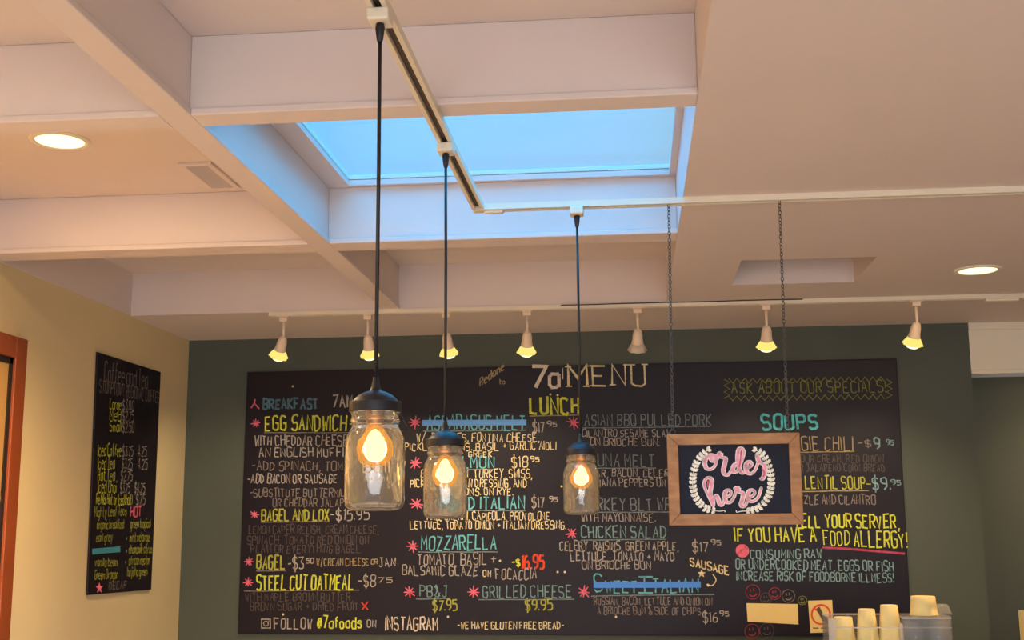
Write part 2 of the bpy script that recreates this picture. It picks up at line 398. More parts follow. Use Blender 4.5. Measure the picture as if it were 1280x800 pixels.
def line(name, col, *texts, lift=0.0, extra=None, label=None):
    for t in texts:
        c = Chalk(SB, lift)
        c.text(*t[:5], **(t[5] if len(t) > 5 else {}))
        o = inb(c.build(name, KM[col], board))
        if label: o['label'] = label
    if extra:
        c = Chalk(SB, lift); extra(c); o = inb(c.build('chalk_flourish', KM[col], board))
    return o
def W(w_, **k): return dict(wd=w_, **k)
HB = dict(wd=1.5, jit=.05); DB = dict(wd=1.15, jit=.07)
# --- title
line('title_lettering', 'white', ('7', 665, 682, 485, 26, W(4.6, jit=.02)), ('a', 687, 699, 484, 27, W(4.0, jit=.01)), label='large cream 7a at the head of the menu')
def serifs(c):
    for x in (709, 727, 740, 757, 766, 788, 794, 806):
        pass
    for x, y in ((711, 483), (733, 483), (735, 457.5), (710, 458.5), (741, 457), (741, 482), (766, 481), (783, 456), (790, 456), (806, 455.5)):
        c.stroke([(x - 4, y), (x + 4, y)], 1.5 * PX)
    c.stroke([(703.5, 460), (703.5, 474)], 1.0 * PX)
line('title_lettering', 'cream', ('M', 711, 734, 482, 25, W(3.6, jit=.02)), ('ENU', 741, 806, 482, 25, W(2.2, jit=.02)), extra=serifs)
line('heading', 'brown', ('Redone', 600, 630, 483, 10, W(1.4, y1=462)), ('to', 624, 631, 480, 6, W(1.2)))
line('heading', 'yellow', ('LUNCH', 663, 724, 517, 21, W(3.0, jit=.04)), label='bright yellow heading over the lunch list')
line('heading', 'blue', ('BREAKFAST', 329, 397, 511, 12.5, W(2.3, jit=.04)))
line('price', 'grey', ('7AM-', 416, 448, 509, 15, W(1.9)))
line('heading', 'mint', ('SOUPS', 953, 1022, 537, 18, W(3.0, jit=.03, y1=536)))
# --- dish names
line('dish_name', 'yellow', ('EGG SANDWICH', 332, 432, 538, 18, W(2.0)), ('-', 437, 442, 535, 10, W(1.6)))
line('dish_name', 'dyel', ('BAGEL AND LOX', 327, 411, 651, 14, W(1.9)))
line('dish_name', 'dyel', ('BAGEL', 321, 356, 711, 17, W(2.0)))
line('dish_name', 'yellow', ('STEEL CUT OATMEAL', 321, 441, 737, 18, W(2.0)))
line('dish_name', 'teal', ('ASPARAGUS MELT', 534, 656, 537, 18, W(1.7)))
line('dish_name', 'teal', ('SALMON', 556, 618, 585, 15, W(1.8)))
line('dish_name', 'teal', ('BAKED ITALIAN', 546, 655, 636, 15, W(1.8)))
line('dish_name', 'teal', ('MOZZARELLA', 527, 620, 687, 17, W(1.8, jit=.05)))
line('dish_name', 'dteal', ('PB&J', 525, 559, 746, 14, W(1.4)))
line('dish_name', 'dteal', ('GRILLED CHEESE', 604, 714, 747, 15, W(1.4)))
line('dish_name', 'slate', ('ASIAN BBQ PULLED PORK', 731, 889, 532, 14, W(1.3)))
line('dish_name', 'slate', ('TUNA MELT', 738, 818, 583, 15, W(1.4)))
line('dish_name', 'slate', ('TURKEY BLT WRAP', 727, 858, 638, 15, W(1.5)))
line('dish_name', 'dteal', ('CHICKEN SALAD', 727, 832, 672, 14, W(1.6)))
line('dish_name', 'teal', ('S', 743, 753, 740, 22, W(1.7)), ('WEET', 757, 796, 741, 14, W(1.7)), ('I', 806, 807, 741, 20, W(1.7)), ('TALIAN', 816, 873, 741, 17, W(1.7)),
     extra=lambda c: (c.stroke([(798, 741), (816, 741)], 1.7 * PX), c.stroke([(798, 721), (816, 721)], 1.7 * PX)))
line('dish_name', 'brown', ('VEGGIE CHILI', 972, 1066, 563, 17, W(1.4)))
line('dish_name', 'dyel', ('LENTIL SOUP', 1007, 1082, 611, 15, W(1.6)), ('-', 1083, 1089, 610, 10, W(1.3)))
# --- descriptions
D = [('WITH CHEDDAR CHEESE', 319, 434, 557, 12, 'grey'), ('AN ENGLISH MUFFIN', 324, 437, 571, 11, 'grey'), ('-ADD SPINACH, TOMATO', 315, 452, 588, 11, 'dim'),
     ('-ADD BACON OR SAUSAGE', 309, 421, 604, 11, 'grey'), ('-SUBSTITUTE BUTTERMILK', 312, 437, 621, 10, 'dim'), ('OR CHEDDAR JALAPENO', 341, 448, 633, 10, 'dim'),
     ('LEMON CAPER RELISH, CREAM CHEESE,', 311, 473, 667, 10, 'faint'), ('SPINACH, TOMATO RED ONION ON', 309, 461, 680, 10, 'faint'), ('PLAIN OR EVERYTHING BAGEL.', 314, 452, 691, 10, 'faint'),
     ('W/CREAM CHEESE', 396, 461, 707, 9, 'brown'), ('OR', 464, 472, 705, 6, 'brown'), ('JAM', 474, 494, 708, 11, 'grey'), ('WITH MAPLE BROWN BUTTER,', 307, 441, 751, 10, 'faint'), ('BROWN SUGAR + DRIED FRUIT', 313, 448, 763, 10, 'faint'),
     ('W/', 521, 531, 551, 10, 'cream'), ('PEACHES. FONTINA CHEESE,', 540, 674, 552, 10, 'cream'), ('PICKLED ONIONS. BASIL', 506, 623, 563, 9.5, 'cream'), ('+ GARLIC AIOLI', 629, 695, 562, 9.5, 'cream'),
     ('GREEK', 586, 615, 571, 7, 'cream'), ('GRILLED HAM, TURKEY, SWISS,', 526, 665, 597, 10, 'cream'), ('PICKLES, RUSSIAN DRESSING, AND', 513, 658, 609, 10, 'cream'), ('ONIONS. ON RYE.', 566, 641, 619, 9, 'cream'),
     ('HAM, SALAMI, CAPICOLA, PROVOLONE', 534, 687, 650, 10, 'cream'), ('LETTUCE, TOMATO ONION + ITALIAN DRESSING.', 513, 707, 661, 9.5, 'cream'),
     ('TOMATO, BASIL +', 522, 619, 706, 13, 'grey'), ('BALSAMIC GLAZE', 503, 597, 719, 12, 'grey'), ('ON', 604, 614, 721, 8, 'cream'), ('FOCACCIA', 620, 670, 724, 13, 'grey'),
     ('CILANTRO SESAME SLAW', 728, 838, 546, 9, 'grey'), ('ON BRIOCHE BUN.', 738, 824, 557, 9, 'grey'), ('CHEDDAR, BACON, CELERY', 713, 842, 596, 9.5, 'grey'), ('BANANA PEPPERS ON RYE', 734, 854, 608, 9.5, 'grey'),
     ('WITH MAYONNAISE.', 727, 819, 652, 10, 'grey'), ('CELERY, RAISINS, GREEN APPLE,', 700, 848, 688, 11, 'grey'), ('LETTUCE, TOMATO + MAYO', 714, 843, 701, 11, 'grey'), ('ON BRIOCHE BUN', 728, 813, 711, 9.5, 'grey'),
     ('RUSSIAN, BACON, LETTUCE AND ONION ON', 743, 890, 756, 9, 'dim'), ('A BRIOCHE BUN & SIDE OF CHIPS', 747, 876, 768, 9, 'dim'),
     ('SOUR CREAM, RED ONION', 995, 1104, 578, 9, 'faint'), ('OR JALAPENO CORN BREAD', 995, 1106, 589, 9, 'faint'), ('DRIZZLE AND CILANTRO', 985, 1094, 630, 11, 'dim')]
for t in D: line('description_line', t[5], (*t[:5], W(1.1 if t[4] < 11 else 1.3, jit=.06)))
# --- prices
def price(big, x0, x1, y, h, col='grey', small=None, sx=None, sy=None, w_=1.4):
    ts = [(big, x0, x1, y, h, W(w_))]
    if small: ts.append((small, sx[0], sx[1], sy, 6, W(1.2)))
    line('price', col, *ts)
price('-$15.95', 413, 461, 650, 13); price('-$3', 360, 379, 711, 14, small='50', sx=(383, 392), sy=704); price('-$8', 448, 469, 733, 14, small='75', sx=(473, 490), sy=728)
price('$17', 666, 681, 541, 13, small='95', sx=(684, 696), sy=533); price('$18', 640, 659, 584, 13, small='95', sx=(663, 674), sy=577, col='cream'); price('$17', 665, 681, 635, 13, small='95', sx=(687, 697), sy=627)
price('16.95', 652, 680, 711, 17, 'red', w_=2.6); price('-$', 640, 650, 707, 8, 'yellow', w_=1.8); price('$7.95', 541, 571, 763, 13, 'dyel', w_=1.7); price('$9.95', 657, 690, 763, 13, 'dyel', w_=1.7)
price('$17', 866, 886, 690, 12, small='95', sx=(889, 901), sy=681); price('$16', 879, 897, 778, 12, small='95', sx=(900, 911), sy=770)
price('-$', 1072, 1089, 558, 8, 'dim'); price('9', 1093, 1100, 561, 15, 'gteal', small='95', sx=(1108, 1117), sy=556, w_=1.8); price('$9.', 1091, 1113, 612, 15, 'gteal', small='95', sx=(1114, 1126), sy=606, w_=1.7)
# --- underlines
def under(col, *segs):
    for x0_, y0_, x1_, y1_ in segs:
        c = Chalk(SB); c.stroke([(x0_ + (x1_ - x0_) * k / 6, y0_ + (y1_ - y0_) * k / 6 + random.uniform(-.3, .3)) for k in range(7)], 1.2 * PX)
        inb(c.build('underline', KM[col], board))
under('dim', (330, 541, 437, 541), (326, 653, 412, 652), (320, 714, 357, 713), (305, 739, 449, 737.5))
under('slate', (529, 539, 657, 538), (578, 587, 619, 587), (560, 638.5, 657, 638), (523, 690, 622, 690), (520, 749, 562, 748), (598, 749.5, 718, 749), (728, 535, 888, 533), (740, 585.5, 820, 585), (735, 640.5, 850, 640), (726, 675, 833, 674), (739, 745, 893, 743))
under('brown', (978, 566, 1068, 564), (1000, 614.5, 1086, 613), (662, 520, 726, 519))
# --- allergy notice and specials
line('notice_lettering', 'yellow', ('TELL YOUR SERVER,', 994, 1124, 659, 16, W(1.9, y1=660)), ('IF YOU HAVE A', 919, 1020, 677, 17, W(1.9)), ('FOOD', 1030, 1062, 681, 18, W(1.4)), ('ALLERGY!', 1068, 1134, 683, 19, W(1.9, y1=685)))
c = Chalk(SB); c.stroke([(1028, 684.5), (1060, 686), (1095, 689), (1131, 692)], 2.6 * PX); o = inb(c.build('underline', chalk_mat((176, 74, 104)), board)); o['label'] = 'plum coloured underline'
line('notice_lettering', 'gteal', ('CONSUMING RAW', 938, 1027, 698, 11, W(1.4)), ('OR UNDERCOOKED MEAT, EGGS OR FISH', 920, 1117, 711, 12, W(1.4, y1=714)), ('INCREASE RISK OF FOODBORNE ILLNESS!', 921, 1117, 725, 11, W(1.4, y1=728)))
def zig(c):
    for y in (475, 497):
        c.stroke([(911 + i * 5, y + (4 if i % 2 else -2) - i * .05) for i in range(40)], .9 * PX)
    for x in (908, 1111): c.stroke([(x + (4 if i % 2 else -3), 474 + i * 4) for i in range(7)], .9 * PX)
line('notice_lettering', 'faintyel', ('ASK ABOUT OUR SPECIALS!', 915, 1107, 492, 14, W(1.2, y1=490)), extra=zig)
line('notice_lettering', 'cream', ('SAUSAGE', 863, 911, 707, 10, W(1.7, y1=719)), extra=lambda c: (c.stroke(spline([(891, 718), (895, 725), (890, 732), (884, 730)]), 1.2 * PX), c.stroke([(884, 730), (886, 733)], 2 * PX)))
# --- footer
def insta(c):
    x0_, x1_, y0_, y1_ = 327, 338, 774, 785
    c.stroke([(x0_, y0_), (x1_, y0_), (x1_, y1_), (x0_, y1_), (x0_, y0_)], 1.3 * PX)
    c.stroke([(332.5 + 3 * math.cos(2 * PI * k / 10), 779.5 + 3 * math.sin(2 * PI * k / 10)) for k in range(11)], 1.2 * PX); c.disc(336, 776.3, .8 * PX)
line('footer_lettering', 'grey', ('FOLLOW', 343, 390, 786, 13, W(1.6)), ('ON', 459, 470, 784, 9, W(1.4)), extra=insta)
line('footer_lettering', 'yellow', ('@7afoods', 397, 452, 785, 14, W(1.8)))
line('footer_lettering', 'white', ('INSTAGRAM', 482, 547, 788, 16, W(1.8)))
line('footer_lettering', 'cream', ('-WE HAVE GLUTEN FREE BREAD-', 572, 705, 786, 8.5, W(1.3)))
# --- stars, dots, drawn faces
def star(px, py, r, col='pink'):
    c = Chalk(SB, .0001)
    for k in range(8):
        a_ = 2 * PI * k / 8 + random.uniform(-.15, .15); q = r * random.uniform(.8, 1.15)
        c.stroke([(px, py), (px + q * math.cos(a_), py + q * math.sin(a_))], [2.4 * PX, .9 * PX])
    c.disc(px, py, r * .42 * PX)
    inb(c.build('star_mark', KM[col], board))
for x, y, r in ((320, 529, 6), (318, 643, 5.5), (311, 702, 5.5), (310, 728, 6), (519, 528, 8), (519, 579, 7.5), (521, 630, 8), (516, 683, 7.5), (512, 740, 7.5), (592, 740, 7.5), (730, 740, 8), (717, 528, 8), (715, 667, 7)): star(x, y, r)
c = Chalk(SB); c.stroke([(319, 499), (318, 504), (314, 510)], 1.7 * PX); c.stroke([(318, 504), (324, 511)], 1.7 * PX); inb(c.build('star_mark', KM['pink'], board))
c = Chalk(SB); c.stroke([(452, 753), (460, 762)], 1.5 * PX); c.stroke([(460, 752), (453, 762)], 1.5 * PX); inb(c.build('cross_mark', KM['red'], board))
c = Chalk(SB); c.disc(928, 688.5, 8 * PX, 20); o = inb(c.build('dot_mark', KM['pink'], board)); o['label'] = 'round pink chalk dot'
c = Chalk(SB)
for x, y in ((366, 483), (688, 493), (697, 494), (702, 608), (706, 610), (697, 715), (706, 715), (625, 701), (560, 771), (354, 768), (770, 771)): c.disc(x, y, 1.4 * PX, 8)
pts = [(877 + (5.5 if k % 2 == 0 else 2.4) * math.sin(PI * k / 5), 717 - (5.5 if k % 2 == 0 else 2.4) * math.cos(PI * k / 5)) for k in range(10)]
c.poly(pts[::-1]); inb(c.build('dot_mark', KM['cream'], board))
for x, y, r, col in ((941, 740, 9, 'red'), (957.5, 748, 7, 'faint'), (968.5, 742, 7.5, 'red'), (985.5, 745, 8, 'dim'), (1003, 750.5, 5.5, 'faintyel'), (940, 789, 9, 'red'), (958.5, 788, 9, 'faint')):
    c = Chalk(SB)
    ring = [(x + r * math.cos(2 * PI * k / 18), y + r * math.sin(2 * PI * k / 18)) for k in range(19)]
    c.stroke(ring, .8 * PX)
    c.stroke([(x - .35 * r, y - .45 * r), (x - .3 * r, y - .05 * r)], 1.2 * PX); c.stroke([(x + .1 * r, y - .5 * r), (x + .15 * r, y - .1 * r)], 1.2 * PX)
    c.stroke([(x + .55 * r * math.cos(t_), y + .1 * r + .5 * r * math.sin(t_)) for t_ in (2.6, 2.0, 1.4, .8, .2)], 1.4 * PX)
    inb(c.build('face_drawing', chalk_mat((150, 58, 68)) if col == 'red' else KM[col], board))
# --- blue cover strips
TAPE = mat('blue_cover_tape', (88, 156, 232), .5); TAPE2 = mat('deep_blue_cover_tape', (62, 128, 224), .5)
for (x0_, x1_, y0_, y1_), m_, lb in (((528, 658, 525, 532), TAPE, 'pale blue strip covering the crossed-out dish'), ((742, 876, 727.5, 735), TAPE2, 'deep blue strip covering the crossed-out dish')):
    t = MB(); P = [SB.pt(x0_, y1_, .0004), SB.pt(x1_, y1_ - .5, .0004), SB.pt(x1_, y0_ - .5, .0004), SB.pt(x0_, y0_, .0004)]
    t.rings([[p + Vector((0, -.0004, 0)) for p in P], [p + Vector((0, .0006, 0)) for p in P]], True, True, True, False)
    inb(t.build('cover_strip', m_, board))['label'] = lb

# papers stuck to the board
CREAM = mat('cream_paper', (222, 196, 132), .8, var=.04)
def paper(name, quadpx, label, cat, off=.0032):
    P = [SB.pt(x, y, off) for x, y in quadpx]
    o = empty(name, (P[0] + P[2]) / 2, label, cat)
    t = MB(); t.rings([[p for p in P], [p + Vector((0, off - .0002, 0)) for p in P]], True, True, True, False)
    q = t.build('sheet', CREAM, o); q.matrix_parent_inverse = Matrix.Translation(-Vector(o.location)); return o
paper('paper_note', [(934.5, 777), (998, 780.5), (997, 755), (933, 754)], 'blank cream paper strip stuck low on the chalkboard among drawn faces', 'paper note')
no = paper('warning_sign', [(1013, 791), (1042, 790.5), (1040, 750), (1010, 751)], 'small cream paper sign with a red prohibition circle, on the lower right chalkboard', 'paper sign')
inv = Matrix.Translation(-Vector(no.location))
c = Chalk(SB, .0034); c.stroke([(1026 + 11.5 * math.cos(2 * PI * k / 24), 768 + 12 * math.sin(2 * PI * k / 24)) for k in range(25)], 2.2 * PX); c.stroke([(1017.5, 760), (1034.5, 776)], 1.8 * PX)
o = c.build('prohibition_ring', mat('red_print', (216, 72, 40), .7), no); o.matrix_parent_inverse = inv
c = Chalk(SB, .0036); c.poly([(1020, 761), (1024, 758), (1031, 771), (1033, 777), (1028, 776)][::-1]); c.stroke([(1030, 773), (1037, 779)], 2.5 * PX)
c.stroke([(1016, 785), (1023, 785)], 1.2 * PX); c.stroke([(1026, 785), (1036, 784.5)], 1.2 * PX)
o = c.build('printed_icon', mat('dark_print', (84, 62, 48), .7), no); o.matrix_parent_inverse = inv

# notice at the edge of the alcove wall
p0, p1 = atY(1275.5, 800, YA), atY(1290, 763, YA)
o = tag(MB().box(p0.x, p0.x + .21, YA - .003, YA, p0.z - .06, p1.z).build('paper_note', CREAM), 'cream paper sliver on the alcove wall at the right edge', 'paper note')

# ================================================================== COFFEE LIST on the left wall
q = [(107, 744), (187, 737), (199, 465), (120, 440)]
Q = [atX(x, y, XL + .002) for x, y in q]
cof = empty('coffee_list', (XL, (Q[0].y + Q[1].y) / 2, Q[0].z), 'tall narrow black chalkboard coffee and tea list on the beige wall', 'menu board')
invc = Matrix.Translation(-Vector(cof.location))
t = MB(); t.rings([[p + Vector((.008, 0, 0)) for p in Q], [p for p in Q]], True, True, True, False)
o = t.build('panel', BOARD, cof, bevel=.002); o.matrix_parent_inverse = invc
SL = Surface(lambda x, y: atX(x, y, XL), (0, 1, 0), (0, 0, 1), (1, 0, 0), .0106)
def lt(name, col, *texts):
    c = Chalk(SL)
    for t_ in texts: c.text(*t_[:5], **(t_[5] if len(t_) > 5 else {}))
    o = c.build(name, KM[col] if isinstance(col, str) else col, cof); o.matrix_parent_inverse = invc
def wl(y, y1, w_=1.0, **k): return dict(wd=w_, y1=y1, **k)
lt('title_lettering', 'dim', ('Coffee and Tea', 127, 181, 476, 23, wl(476, 486, 1.4)), ('STUMPTOWN REGIONAL COFFEE', 121, 196, 490, 15, wl(490, 504, 1.2)))
for n_, pr, y in (('Large', '$3.00', 511), ('Med', '$2.75', 525), ('Small', '$2.50', 539)):
    lt('item_lettering', 'yellow', (n_, 134, 148, y, 13, wl(y, y + 1, 1.2))); lt('price', 'grey', (pr, 150, 164, y + 1, 12, wl(y + 1, y + 1.5)))
for n_, y, pr in (('Iced Coffee', 570, (('$3.75', 150, 163), ('4.25', 169, 180))), ('Iced Tea', 586, (('$3.25', 149, 162), ('4.25', 169, 181))), ('Hot Tea', 601, (('$2.75', 148, 162),)), ('Iced Chai', 616, (('$3.75', 147, 159), ('$4.25', 165, 178)))):
    lt('item_lettering', 'yellow', (n_, 119, 148 if 'Coffee' in n_ else (142 if 'Chai' in n_ else 140), y, 15, wl(y, y, 1.2)))
    lt('price', 'grey', *[(a_, b0, b1, y, 12, wl(y, y)) for a_, b0, b1 in pr])
lt('item_lettering', 'yellow', ('Refills Hot or Iced(half)', 117, 162, 630, 13, wl(630, 631, 1.2))); lt('price', 'grey', ('$.75', 167, 178, 631, 12, wl(631, 630)))
lt('item_lettering', 'dyel', ('Mighty Leaf Teas', 115, 155, 646, 12, wl(646, 644, 1.2))); lt('item_lettering', 'pink', ('HOT', 160, 173, 646, 12, wl(646, 645, 2.2)))
for s_, x0_, x1_, y in (('organic breakfast', 118, 152, 661), ('earl grey', 117, 137, 677), ('vanilla bean', 115, 143, 708), ('Green Dragon', 115, 144, 724), ('green tropical', 160, 185, 660), ('mint melange', 159, 184, 677), ('chamomile citrus', 158, 187, 692), ('african nectar', 158, 184, 706), ('hojicha green', 156, 181, 720)):
    lt('item_lettering', 'dyel', (s_, x0_, x1_, y, 11, wl(y, y - .8, 1.1)))
lt('item_lettering', 'dim', ('DECAF', 133, 155, 737, 9, wl(737, 735.5, 1.3)))
c = Chalk(SL)
for x, y in ((155, 673), (155, 689), (154, 703)): c.disc(x, y, .006, 8)
o = c.build('dot_mark', KM['dteal'], cof); o.matrix_parent_inverse = invc
t = MB(); P = [SL.pt(*xy) for xy in ((112, 693), (147, 690), (147, 683), (112, 686))]
t.rings([[p + Vector((.0005, 0, 0)) for p in P], P], True, True, True, False)
o = t.build('cover_strip', mat('teal_tape', (64, 150, 170), .6), cof); o.matrix_parent_inverse = invc; o['label'] = 'teal strip covering one tea'
c = Chalk(SL); c.poly([(121 + (5.5 if k % 2 == 0 else 2.3) * .9 * math.sin(PI * k / 5), 735 - (7.5 if k % 2 == 0 else 3) * math.cos(PI * k / 5)) for k in range(10)][::-1])
o = c.build('star_mark', chalk_mat((255, 130, 160)), cof); o.matrix_parent_inverse = invc; o['label'] = 'solid pink star'

# ================================================================== TRACKS
RH = .017; RW = .034
def rail_x(m, sl_, x0, x1, y):
    m.box(x0, x1, y - RW / 2, y + RW / 2, B - .004, B); m.box(x0, x1, y - RW / 2, y - RW / 2 + .009, B - RH, B - .004); m.box(x0, x1, y + RW / 2 - .009, y + RW / 2, B - RH, B - .004)
    sl_.box(x0, x1, y - .0075, y + .0075, B - .0075, B - .0042)
def rail_y(m, sl_, y0, y1, x):
    m.box(x - RW / 2, x + RW / 2, y0, y1, B - .004, B); m.box(x - RW / 2, x - RW / 2 + .009, y0, y1, B - RH, B - .004); m.box(x + RW / 2 - .009, x + RW / 2, y0, y1, B - RH, B - .004)
    sl_.box(x - .0075, x + .0075, y0, y1, B - .0075, B - .0042)
TX = -.418; TY = atZ(720, 260, B - RH).y
ft = empty('track_rail', (TX, TY, B), 'white L-shaped lighting track across the skylight, carrying the jar pendants', 'lighting track')
def inp(o, p): o.matrix_parent_inverse = Matrix.Translation(-Vector(p.location)); return o
m, s_ = MB(), MB(); rail_y(m, s_, .55, TY - RW / 2, TX); inp(m.build('rail', TRACK, ft), ft); inp(s_.build('slot', SLOT, ft), ft)
m, s_ = MB(), MB(); rail_x(m, s_, TX + RW / 2, 2.2, TY); inp(m.build('rail', TRACK, ft), ft); inp(s_.build('slot', SLOT, ft), ft)
m = MB().box(TX - RW / 2, TX + RW / 2, TY - RW / 2, TY + RW / 2, B - RH - .002, B).box(TX + RW / 2, TX + .07, TY - .011, TY + .011, B - RH - .008, B - RH)
inp(m.build('corner_connector', TRACK, ft, bevel=.002), ft)
bt0 = atZ(337, 396, B - RH); BTY = bt0.y
bt = empty('track_rail', (.2, BTY, B), 'long white lighting track close to the menu wall, carrying seven small spotlights', 'lighting track')
m, s_ = MB(), MB(); rail_x(m, s_, bt0.x, 2.6, BTY); inp(m.build('rail', TRACK, bt), bt); inp(s_.build('slot', SLOT, bt), bt)
fb = atZ(1242, 379, B - RH)
inp(MB().box(fb.x - .065, fb.x + .065, BTY - .02, BTY + .02, B - RH - .012, B - RH).build('feed_box', TRACK, bt, bevel=.003), bt)
# thin dark cables lying along the tracks
for x0_, x1_, yy, lb in ((890, 988, TY + .024, 'thin dark cable clipped beside the front track above the sign'), (700, 1000, BTY - .022, 'thin dark cable running beside the back track')):
    p0, p1 = atY(x0_, 300, yy).x, atY(x1_, 300, yy).x
    tag(MB().tube([(p0 + (p1 - p0) * k / 8, yy + .004 * math.sin(k * 1.7), B - .0025) for k in range(9)], .0022, 6).build('cable', BLACKP), lb, 'cable')

# ------------------------------------------------------------------ jar pendants
GLASS, gt, gp = bsdf('jar_glass')
gp.inputs['Base Color'].default_value = (.985, .97, .93, 1); gp.inputs['Roughness'].default_value = .01
gp.inputs['Transmission Weight'].default_value = 1.0; gp.inputs['IOR'].default_value = 1.47; gp.inputs['Specular IOR Level'].default_value = .1
g_c = gt.nodes.new('ShaderNodeTexCoord'); g_n = gt.nodes.new('ShaderNodeTexNoise'); g_n.inputs['Scale'].default_value = 42; g_n.inputs['Detail'].default_value = 1.5
g_mp = gt.nodes.new('ShaderNodeMapping'); g_mp.inputs['Scale'].default_value = (1.3, 1.3, .55)
g_b = gt.nodes.new('ShaderNodeBump'); g_b.inputs['Strength'].default_value = .5; g_b.inputs['Distance'].default_value = .004
gt.links.new(g_c.outputs['Object'], g_mp.inputs[0]); gt.links.new(g_mp.outputs[0], g_n.inputs['Vector']); gt.links.new(g_n.outputs['Fac'], g_b.inputs['Height']); gt.links.new(g_b.outputs[0], gp.inputs['Normal'])
g_tl = gt.nodes.new('ShaderNodeBsdfTranslucent'); g_df = gt.nodes.new('ShaderNodeBsdfDiffuse'); g_m1 = gt.nodes.new('ShaderNodeMixShader'); g_m2 = gt.nodes.new('ShaderNodeMixShader')
g_m1.inputs[0].default_value = .5; g_m2.inputs[0].default_value = .038        # milky share added so the jar glows around its bulb
gt.links.new(g_tl.outputs[0], g_m1.inputs[1]); gt.links.new(g_df.outputs[0], g_m1.inputs[2]); gt.links.new(gp.outputs[0], g_m2.inputs[1]); gt.links.new(g_m1.outputs[0], g_m2.inputs[2])
gt.links.new(g_m2.outputs[0], gt.nodes['Material Output'].inputs[0])
BULBG = clear('amber_bulb_glass', (1.0, .80, .42), haze=.22, hazecol=(1, .55, .1))
CORE = emit('lamp_filament', (1.0, .83, .52), 4.6)
SOCK = mat('brass_socket', (150, 110, 60), .35, metal=.8)
HJ = .172
OUT = [(.0, 0), (.030, 0), (.041, .002), (.0465, .007), (.0485, .015), (.0488, .060), (.0488, .108), (.0478, .116), (.0445, .125), (.0405, .131), (.0385, .135), (.0385, .142), (.0405, .143), (.0405, .147), (.0388, .149), (.0388, .155), (.0402, .157), (.0402, .161), (.0388, .163), (.0388, HJ)]
TH = .0032
INN = [(max(0, r - TH), max(h, .0065)) for r, h in OUT if not (.138 < h < .165)]
def make_pendant(label):
    """origin: top of the cord where it leaves the track adapter; z down"""
    o = empty('pendant_lamp', (0, 0, 0), label, 'pendant lamp', 'jar pendant lamps on the front track'); return o
def build_pendant(o, drop):
    """drop: distance from the track to the top rim of the jar glass"""
    g0 = -drop - .0 - HJ
    a_ = MB().box(-.019, .019, -.024, .024, -.022, 0); a_.build('track_adapter', TRACK, o, bevel=.004)
    MB().lathe([(.0075, 0), (.0085, -.008), (.006, -.028), (.0042, -.034)], (0, 0, -.022), 12, True, True).build('strain_relief', BLACKP, o)
    MB().tube([(0, 0, -.05), (.0006, 0, -drop * .4), (0, 0, -drop + .03)], .0034, 8).build('cord', BLACKP, o)
    z = -drop
    MB().lathe([(.0042, .046), (.0052, .040), (.0072, .030), (.0090, .0235), (.0105, .0228), (.018, .0205), (.027, .016), (.034, .010), (.0372, .0055), (.0374, .0050), (.0420, .0046), (.0428, .0040), (.0430, .0030), (.0430, -.0105), (.0430, -.0115), (.0418, -.0125), (.0400, -.0125), (.0400, .002), (.030, .004), (.0, .005)], (0, 0, z), 40, True).build('lid', LIDM, o)
    j = MB().lathe(OUT + INN[::-1], (0, 0, z - HJ), 48).build('jar', GLASS, o); o['_jar'] = 0; del o['_jar']
    e = MB()
    for k, (r_, h_) in enumerate(((.0487, .052), (.0487, .036))):
        pass
    MB().lathe([(.0, 0.002), (.016, 0), (.016, -.026), (.013, -.034), (.0, -.034)], (0, 0, z + .004), 20).build('socket', SOCK, o)
    bz = z - .028
    b = MB().lathe([(.011, 0), (.0125, -.008), (.018, -.018), (.026, -.030), (.0305, -.044), (.0285, -.059), (.019, -.071), (.0, -.076)], (0, 0, bz), 28).build('bulb', BULBG, o)
    MB().lathe([(.0, -.012), (.007, -.016), (.013, -.026), (.0175, -.042), (.015, -.056), (.008, -.063), (.0, -.065)], (0, 0, bz), 18).build('filament', CORE, b)
    light('bulb_light', 'POINT', (0, 0, bz - .045), 1.6, WARM, parent=o, shadow_soft_size=.022)
for (tx, ty, jx, jy), lb in (((474, 30, 474, 515), 'nearest and largest glass jar pendant lamp with black lid, left of three'), ((559.5, 192, 561, 558), 'middle glass jar pendant lamp with black lid, below the skylight'), ((721, 266, 727, 569), 'farthest glass jar pendant lamp with black lid, left of the order sign')):
    if tx < 600: P = atZ(tx, ty, B - RH - .022); y = P.y; X = TX
    else: y = TY; X = atY(tx, ty, TY).x
    o = make_pendant(lb); o.location = (X, y, B - RH)
    build_pendant(o, B - RH - (atY(jx, jy, y).z) - .012)
    if tx < 500:
        z = -(B - RH - atY(jx, jy, y).z)
        w_ = MB().tube([(.040, -.012, z - .004), (.046, -.014, z - .008), (.051, -.012, z - .018), (.056, -.010, z - .026), (.054, -.012, z - .031), (.047, -.014, z - .033)], .0011, 6)
        w_.build('wire_clip', BLACKP, o)
        th0 = math.atan2(-y, -X) + .05; em = MB()      # raised lettering on the glass, facing the counter
        for txt, hh_, cw_, zz in (('Ball', .017, .0030, .060), ('MASON', .0055, .0013, .047)):
            tot = sum(max(q[0] for k in STROKES[ch_] for q in k) + 2 for ch_ in txt) - 2; adv = -tot / 2
            for ch_ in txt:
                for k in STROKES[ch_]:
                    em.tube([(.0491 * math.cos(th0 + (adv + q[0]) * cw_ / .049), .0491 * math.sin(th0 + (adv + q[0]) * cw_ / .049), z - .172 + .012 + zz + q[1] * hh_) for q in k], .0012 if hh_ > .01 else .0007, 5)
                adv += max(q[0] for k in STROKES[ch_] for q in k) + 2
        em.build('raised_lettering', clear('raised_glass', (1, .96, .86), haze=.6, hazecol=(1, .88, .6)), o)

